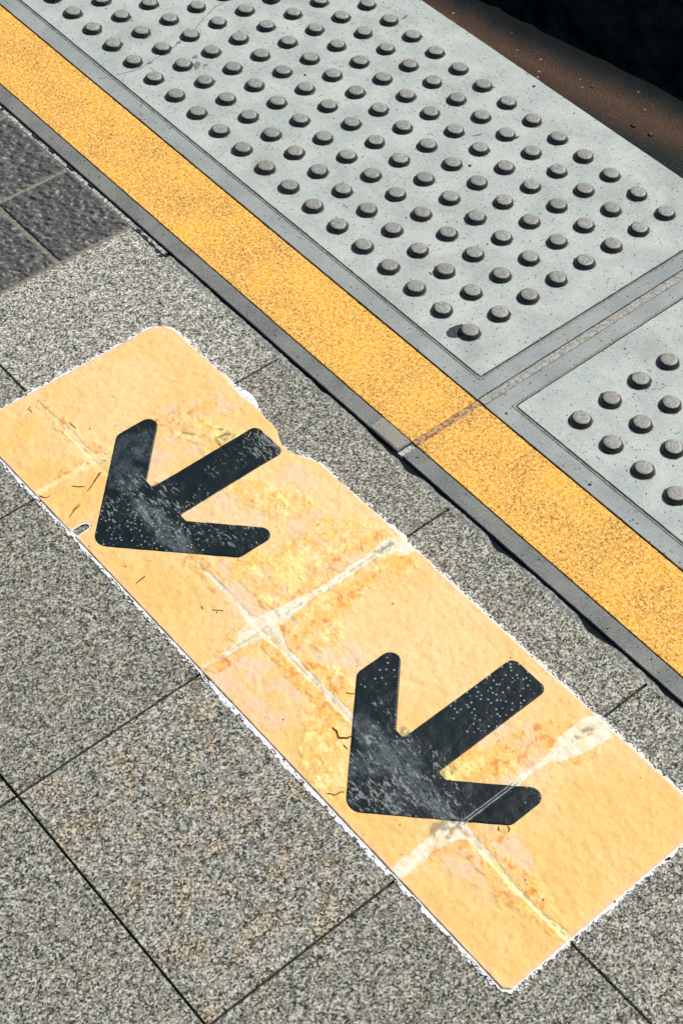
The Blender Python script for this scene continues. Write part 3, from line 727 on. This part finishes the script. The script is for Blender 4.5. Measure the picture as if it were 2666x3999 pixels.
Z = film_z(X, Y) + .0006 * mY * (fbm(X, Y, 120, 3, 10) - .5)
idx = np.arange(nx)[:, None] * ny + np.arange(ny)[None]
fi = ins[:-1, :-1] & ins[1:, :-1] & ins[1:, 1:] & ins[:-1, 1:]
F = np.stack([idx[:-1, :-1], idx[1:, :-1], idx[1:, 1:], idx[:-1, 1:]], -1)[fi]
used = np.unique(F); remap = np.full(nx * ny, -1); remap[used] = np.arange(len(used))
me = grid_mesh('yellow_film', np.stack([X, Y, Z], -1).reshape(-1, 3)[used], remap[F])
ca = me.color_attributes.new('Col', 'FLOAT_COLOR', 'POINT')
cc = np.concatenate([col, np.ones(X.shape + (1,))], -1).reshape(-1, 4)[used]; ca.data.foreach_set('color', np.ascontiguousarray(cc, np.float32).ravel())
fattr(me, 'wrk', wrk.reshape(-1)[used])
film = link_mesh('yellow_film', me, [M_film], ST)
sm_ = film.modifiers.new('thickness', 'SOLIDIFY'); sm_.thickness = .0009; sm_.offset = -1

# brown scratches on the film
HAIRS = [([(-.5603, -.7987), (-.5596, -.807), (-.5593, -.8151)], .0005), ([(-.5771, -.9010), (-.596, -.9105), (-.6132, -.919)], .0007), ([(-.5800, -.9005), (-.600, -.9120)], .0005), ([(-.6336, -.9311), (-.646, -.9350), (-.6577, -.9398)], .0007),
         ([(-.6350, -.9290), (-.6480, -.9335)], .0005), ([(-.6241, -.8968), (-.6180, -.9035), (-.6103, -.9092)], .0006), ([(-.6185, -.9035), (-.6195, -.9065)], .0005), ([(-.5836, -.7399), (-.5890, -.7420), (-.5941, -.7434)], .0005),
         ([(-.5890, -.7420), (-.5903, -.7524)], .0005), ([(-.6364, -1.0827), (-.6450, -1.0835), (-.654, -1.0854)], .0008), ([(-.667, -.8831), (-.6640, -.8905), (-.6613, -.8933), (-.6553, -.8926)], .0006),
         ([(-.5520, -1.3836), (-.5490, -1.389), (-.5445, -1.3919)], .0005), ([(-.598, -1.4113), (-.5975, -1.4179), (-.6016, -1.4270), (-.594, -1.4340), (-.588, -1.4350)], .0011), ([(-.6035, -1.4372), (-.6036, -1.4467)], .0006),
         ([(-.6614, -1.4756), (-.6560, -1.4835), (-.6539, -1.4846), (-.6480, -1.4850), (-.6443, -1.4882)], .0006), ([(-.5353, -1.6369), (-.5385, -1.6400), (-.5376, -1.6430)], .0006), ([(-.5265, -1.6430), (-.5280, -1.6480), (-.5324, -1.6503)], .0007),
         ([(-.6030, -1.1885), (-.5975, -1.1850), (-.5930, -1.1905)], .0005), ([(-.5975, -1.1850), (-.6040, -1.1800)], .0004), ([(-.61, -1.165), (-.6115, -1.172)], .0005),
         ([(-.572, -1.085), (-.566, -1.088)], .0004)]
LIGHT = [([(-.5670, -1.6050), (-.5200, -1.6058), (-.4800, -1.6062)], .0006), ([(-.5650, -1.6088), (-.5200, -1.6092), (-.4770, -1.6098)], .0007),
         ([(-.3640, -.9760), (-.3720, -.9830), (-.3700, -.9960)], .0006), ([(-.3660, -.9850), (-.3690, -1.0000), (-.3640, -1.0160)], .0007), ([(-.3740, -.9730), (-.3850, -.9780)], .0006),
         ([(-.3630, -1.0050), (-.3655, -1.0180), (-.3625, -1.0270)], .0007), ([(-.375, -1.002), (-.383, -1.010), (-.381, -1.020)], .0006)]
bm = bmesh.new()
for n_, (pp, wd) in enumerate(HAIRS + LIGHT):
    pl = line_poly(densify(pp, .0016, .0005, n_), wd, n_)
    h_ = len(pl) // 2; zz = film_z(np.array([p[0] for p in pl]), np.array([p[1] for p in pl])) + (.0007 if n_ < len(HAIRS) else .0013)
    vs = [bm.verts.new((x, y, float(z_))) for (x, y), z_ in zip(pl, zz)]
    for i in range(h_ - 1): bm.faces.new((vs[i], vs[len(pl) - 1 - i], vs[len(pl) - 2 - i], vs[i + 1])).material_index = 0 if n_ < len(HAIRS) else 1
for t in range(90):
    x, y = random.uniform(-.665, -.345), random.uniform(-1.78, -.73); r_ = random.choice([.0004, .0005, .0006, .0008])
    zz = float(film_z(np.array([x]), np.array([y]))[0]) + .0008
    bm.faces.new([bm.verts.new((px, py, zz)) for px, py in blob(x, y, r_, r_ * random.uniform(.5, 1.6), t, 8)])
me = finish(bm, 'scratches'); link_mesh('scratches', me, [M_hair, mat_simple('pale_scuff', srgb(120, 128, 124), srgb(170, 174, 164), 240)], ST)

# white ragged adhesive edge
def outline():
    P = []
    def arc(cx, cy, r, a0, a1):
        for a in np.linspace(a0, a1, 14): P.append((cx + r * math.cos(a), cy + r * math.sin(a)))
    x0, x1, y0, y1 = -.6712, -.3355, -1.7900, -.7180
    for y in np.arange(-1.765, -.756, .002):
        t = float(np.interp(y, [-1.075, -1.058, -1.042, -1.029, -1.014, -1.0035, -.994, -.971, -.934, -.907, -.885, -.87], [0, -.0085, -.016, -.0195, -.019, -.0135, -.0075, -.006, -.0035, -.006, -.004, 0]))
        P.append((x1 + t, float(y)))
    arc(x1 - .034, y1 - .034, .034, 0, math.pi / 2)
    for x in np.arange(x1 - .036, x0 + .022, -.002): P.append((float(x), y1))
    arc(x0 + .02, y1 - .02, .02, math.pi / 2, math.pi)
    for y in np.arange(y1 - .022, y0 + .014, -.002): P.append((x0, float(y)))
    arc(x0 + .012, y0 + .012, .012, math.pi, 1.5 * math.pi)
    for x in np.arange(x0 + .014, x1 - .022, .002): P.append((float(x), y0))
    arc(x1 - .02, y0 + .02, .02, 1.5 * math.pi, 2 * math.pi)
    return P
OL = outline(); bm = bmesh.new(); N = len(OL); acc = 0
def width(x, y, s):
    w_ = .0028 + .0040 * n1(s, 26, 3) + .0085 * n1(s, 230, 6)
    gap_ = n1(s, 95, 9)
    if x < -.66:                                   # left edge: thick here and there
        w_ += .0010 + .0052 * math.exp(-((y + 1.30) / .035) ** 2) + .0035 * math.exp(-((y + 1.60) / .09) ** 2) + .003 * math.exp(-((y + 1.42) / .07) ** 2)
        if -1.265 < y < -1.245: w_ = 0
        w_ += .002 * math.exp(-((y + .93) / .03) ** 2)
    elif x > -.36 and y < -.76:
        w_ -= .0006
        if -1.045 < y < -.945: w_ = .0006 if gap_ > 0 else 0
        if -.940 < y < -.882: w_ = .010 * math.sin((y + .942) / .06 * math.pi) + .003
        if -1.262 < y < -1.20: w_ += .0045 * math.exp(-((y + 1.235) / .03) ** 2)
    if gap_ > .10 : w_ = min(w_, .0008)
    return max(w_, 0)
prev = None
for i in range(N):
    a, b = OL[i - 1], OL[(i + 1) % N]; dx, dy = b[0] - a[0], b[1] - a[1]; l_ = math.hypot(dx, dy) or 1
    nxn, nyn = dy / l_, -dx / l_                    # outward (outline runs counter-clockwise)
    acc += .002; x, y = OL[i]; w_ = width(x, y, acc)
    z_ = .0010
    cur = (bm.verts.new((x - nxn * .004, y - nyn * .004, .0004)), bm.verts.new((x + nxn * .0004, y + nyn * .0004, z_)), bm.verts.new((x + nxn * w_ * .8, y + nyn * w_ * .8, z_)), bm.verts.new((x + nxn * w_, y + nyn * w_, -.0002)), w_)
    if prev is not None and (cur[4] > .0007 or prev[4] > .0007):
        for q_ in range(3): bm.faces.new((prev[q_], prev[q_ + 1], cur[q_ + 1], cur[q_]))
    prev = cur
# loose flecks outside the band
for t in range(900):
    i = random.randrange(N); a, b = OL[i - 1], OL[(i + 1) % N]; dx, dy = b[0] - a[0], b[1] - a[1]; l_ = math.hypot(dx, dy) or 1
    x, y = OL[i]
    if x > -.36 and -1.04 < y < -.95: continue
    d = abs(random.gauss(.0022, .0020)); x += dy / l_ * d; y += -dx / l_ * d
    r_ = random.uniform(.0006, .0016)
    prism(bm, blob(x, y, r_ * random.uniform(1, 2), r_, t, 7, .7, math.atan2(dy, dx)), -.0005, .0012)
# the rim of the finger shaped notch
for pp in ([(-.6705, -.9615), (-.6636, -.9603), (-.6519, -.9600), (-.6455, -.9625), (-.6432, -.9670), (-.6455, -.9715), (-.6525, -.9730), (-.6643, -.9735), (-.6700, -.9760)],):
    pl = line_poly(densify(pp, .0012, .0005, 5), .0011, 5); h_ = len(pl) // 2; vs = [bm.verts.new((x, y, .0021)) for x, y in pl]
    for i in range(h_ - 1): bm.faces.new((vs[i], vs[len(pl) - 1 - i], vs[len(pl) - 2 - i], vs[i + 1]))
me = finish(bm, 'white_border'); link_mesh('white_border', me, [M_white], ST)

# arrows
def round_poly(pts, seg=7):
    out = []; n = len(pts)
    for i in range(n):
        x, y, r = pts[i]; p = Vector((x, y)); a = Vector(pts[i - 1][:2]); b = Vector(pts[(i + 1) % n][:2])
        u = (a - p).normalized(); v = (b - p).normalized(); ang = u.angle(v)
        if r <= 0 or ang > 3.1: out.append((x, y)); continue
        t = r / math.tan(ang / 2); t = min(t, (a - p).length * .49, (b - p).length * .49); r = t * math.tan(ang / 2)
        c_ = p + (u + v).normalized() * (r / math.sin(ang / 2)); s0 = p + u * t - c_; s1 = p + v * t - c_
        a0 = math.atan2(s0.y, s0.x); a1 = math.atan2(s1.y, s1.x); d = (a1 - a0 + math.pi) % (2 * math.pi) - math.pi
        for k_ in range(seg + 1): q_ = a0 + d * k_ / seg; out.append((c_.x + r * math.cos(q_), c_.y + r * math.sin(q_)))
    return out
HALF = [(-.5230, .1380, .014), (-.4475, .1380, .013), (-.5410, .0445, .005), (-.5410, .0310, .004), (-.3560, .0310, .011)]
def arrow(cy, label, scuffs, smears, dots, cut=None):
    pts_ = [(-.6605, 0, .019)] + [(x, y, r) for x, y, r in HALF] + [(x, -y, r) for x, y, r in reversed(HALF)]
    if cut: pts_ = [(cut if x == -.356 else x, y, r) for x, y, r in pts_]
    poly = [(x, y + cy) for x, y in round_poly(pts_)]
    bm = bmesh.new(); bm.faces.new([bm.verts.new((x, y, 0)) for x, y in poly])
    for c_ in np.arange(-.66, -.35, .003): bmesh.ops.bisect_plane(bm, geom=bm.verts[:] + bm.edges[:] + bm.faces[:], plane_co=(c_ + .0007, 0, 0), plane_no=(1, 0, 0))
    for c_ in np.arange(cy - .138, cy + .139, .003): bmesh.ops.bisect_plane(bm, geom=bm.verts[:] + bm.edges[:] + bm.faces[:], plane_co=(0, c_ + .0007, 0), plane_no=(0, 1, 0))
    for f in bm.faces:
        f.smooth = True
        if f.normal.z < 0: f.normal_flip()
    me = finish(bm, 'arrow'); n = len(me.vertices); co = np.empty(n * 3, np.float32); me.vertices.foreach_get('co', co); co = co.reshape(-1, 3)
    AX, AY = co[:, 0].astype(float), co[:, 1].astype(float); co[:, 2] = film_z(AX, AY) + .0007; me.vertices.foreach_set('co', co.ravel())
    wb = (fbm(AX, AY, 60, 3, 2) - .5) * .02
    def am(L, soft):
        m = np.zeros(n)
        for (g_, v) in L: m = np.maximum(m, v * (1 - sstep(0, soft, segdist(AX, AY, g_) + wb)))
        return m
    fattr(me, 'scf', am(scuffs, .022)); fattr(me, 'smear', am(smears, .012)); fattr(me, 'dots', am(dots, .03))
    o = link_mesh('arrow', me, [M_arrow], ST); o['label'] = label
    s_ = o.modifiers.new('thickness', 'SOLIDIFY'); s_.thickness = .0009; s_.offset = -1; return o
A1, A2 = -.9985, -1.5080
arrow(A1, 'scuffed black arrow with its tail frayed at the torn edge',
      [([(-.605, -.955, .01), (-.560, -1.0, .018), (-.545, -1.05, .016), (-.510, -1.10, .012)], .8), ([(-.56, -.945, .012), (-.53, -.985, .012)], .8), ([(-.42, -.992, .010), (-.46, -.995, .004)], .55), ([(-.375, -1.0, .018)], 1.1),
       ([(-.50, -1.03, .01), (-.505, -1.075, .012), (-.485, -1.115, .012)], .7), ([(-.615, -.975, .006), (-.585, -1.04, .010)], .55), ([(-.49, -.875, .004), (-.52, -.88, .004)], .3)],
      [([(-.573, -.985, .006), (-.5725, -1.05, .006), (-.5715, -1.125, .003)], .85), ([(-.56, -.88, .02), (-.50, -.90, .02)], .30), ([(-.49, -.885, .004), (-.52, -.905, .004)], .55), ([(-.56, -.93, .02)], .45)],
      [([(-.62, -1.0, .03), (-.585, -1.07, .03)], 1.0)], cut=-.3615)
arrow(A2, 'black arrow with a mostly clean shaft and a flecked, rubbed head',
      [([(-.625, -1.50, .018), (-.60, -1.545, .018), (-.565, -1.585, .012)], 1.0), ([(-.575, -1.44, .006), (-.56, -1.47, .016), (-.55, -1.52, .02), (-.545, -1.555, .01)], .75), ([(-.525, -1.425, .006), (-.530, -1.45, .006)], .6),
       ([(-.60, -1.47, .016), (-.585, -1.52, .020)], .8), ([(-.5, -1.60, .01), (-.47, -1.63, .01)], .3), ([(-.57, -1.41, .004)], .5)],
      [([(-.572, -1.43, .010), (-.573, -1.50, .010), (-.573, -1.56, .006), (-.573, -1.60, .003)], .8), ([(-.61, -1.47, .012), (-.56, -1.50, .02)], .5), ([(-.60, -1.54, .01)], .4)],
      [([(-.38, -1.50, .02), (-.45, -1.51, .02)], 1.0), ([(-.50, -1.385, .02)], .75)])
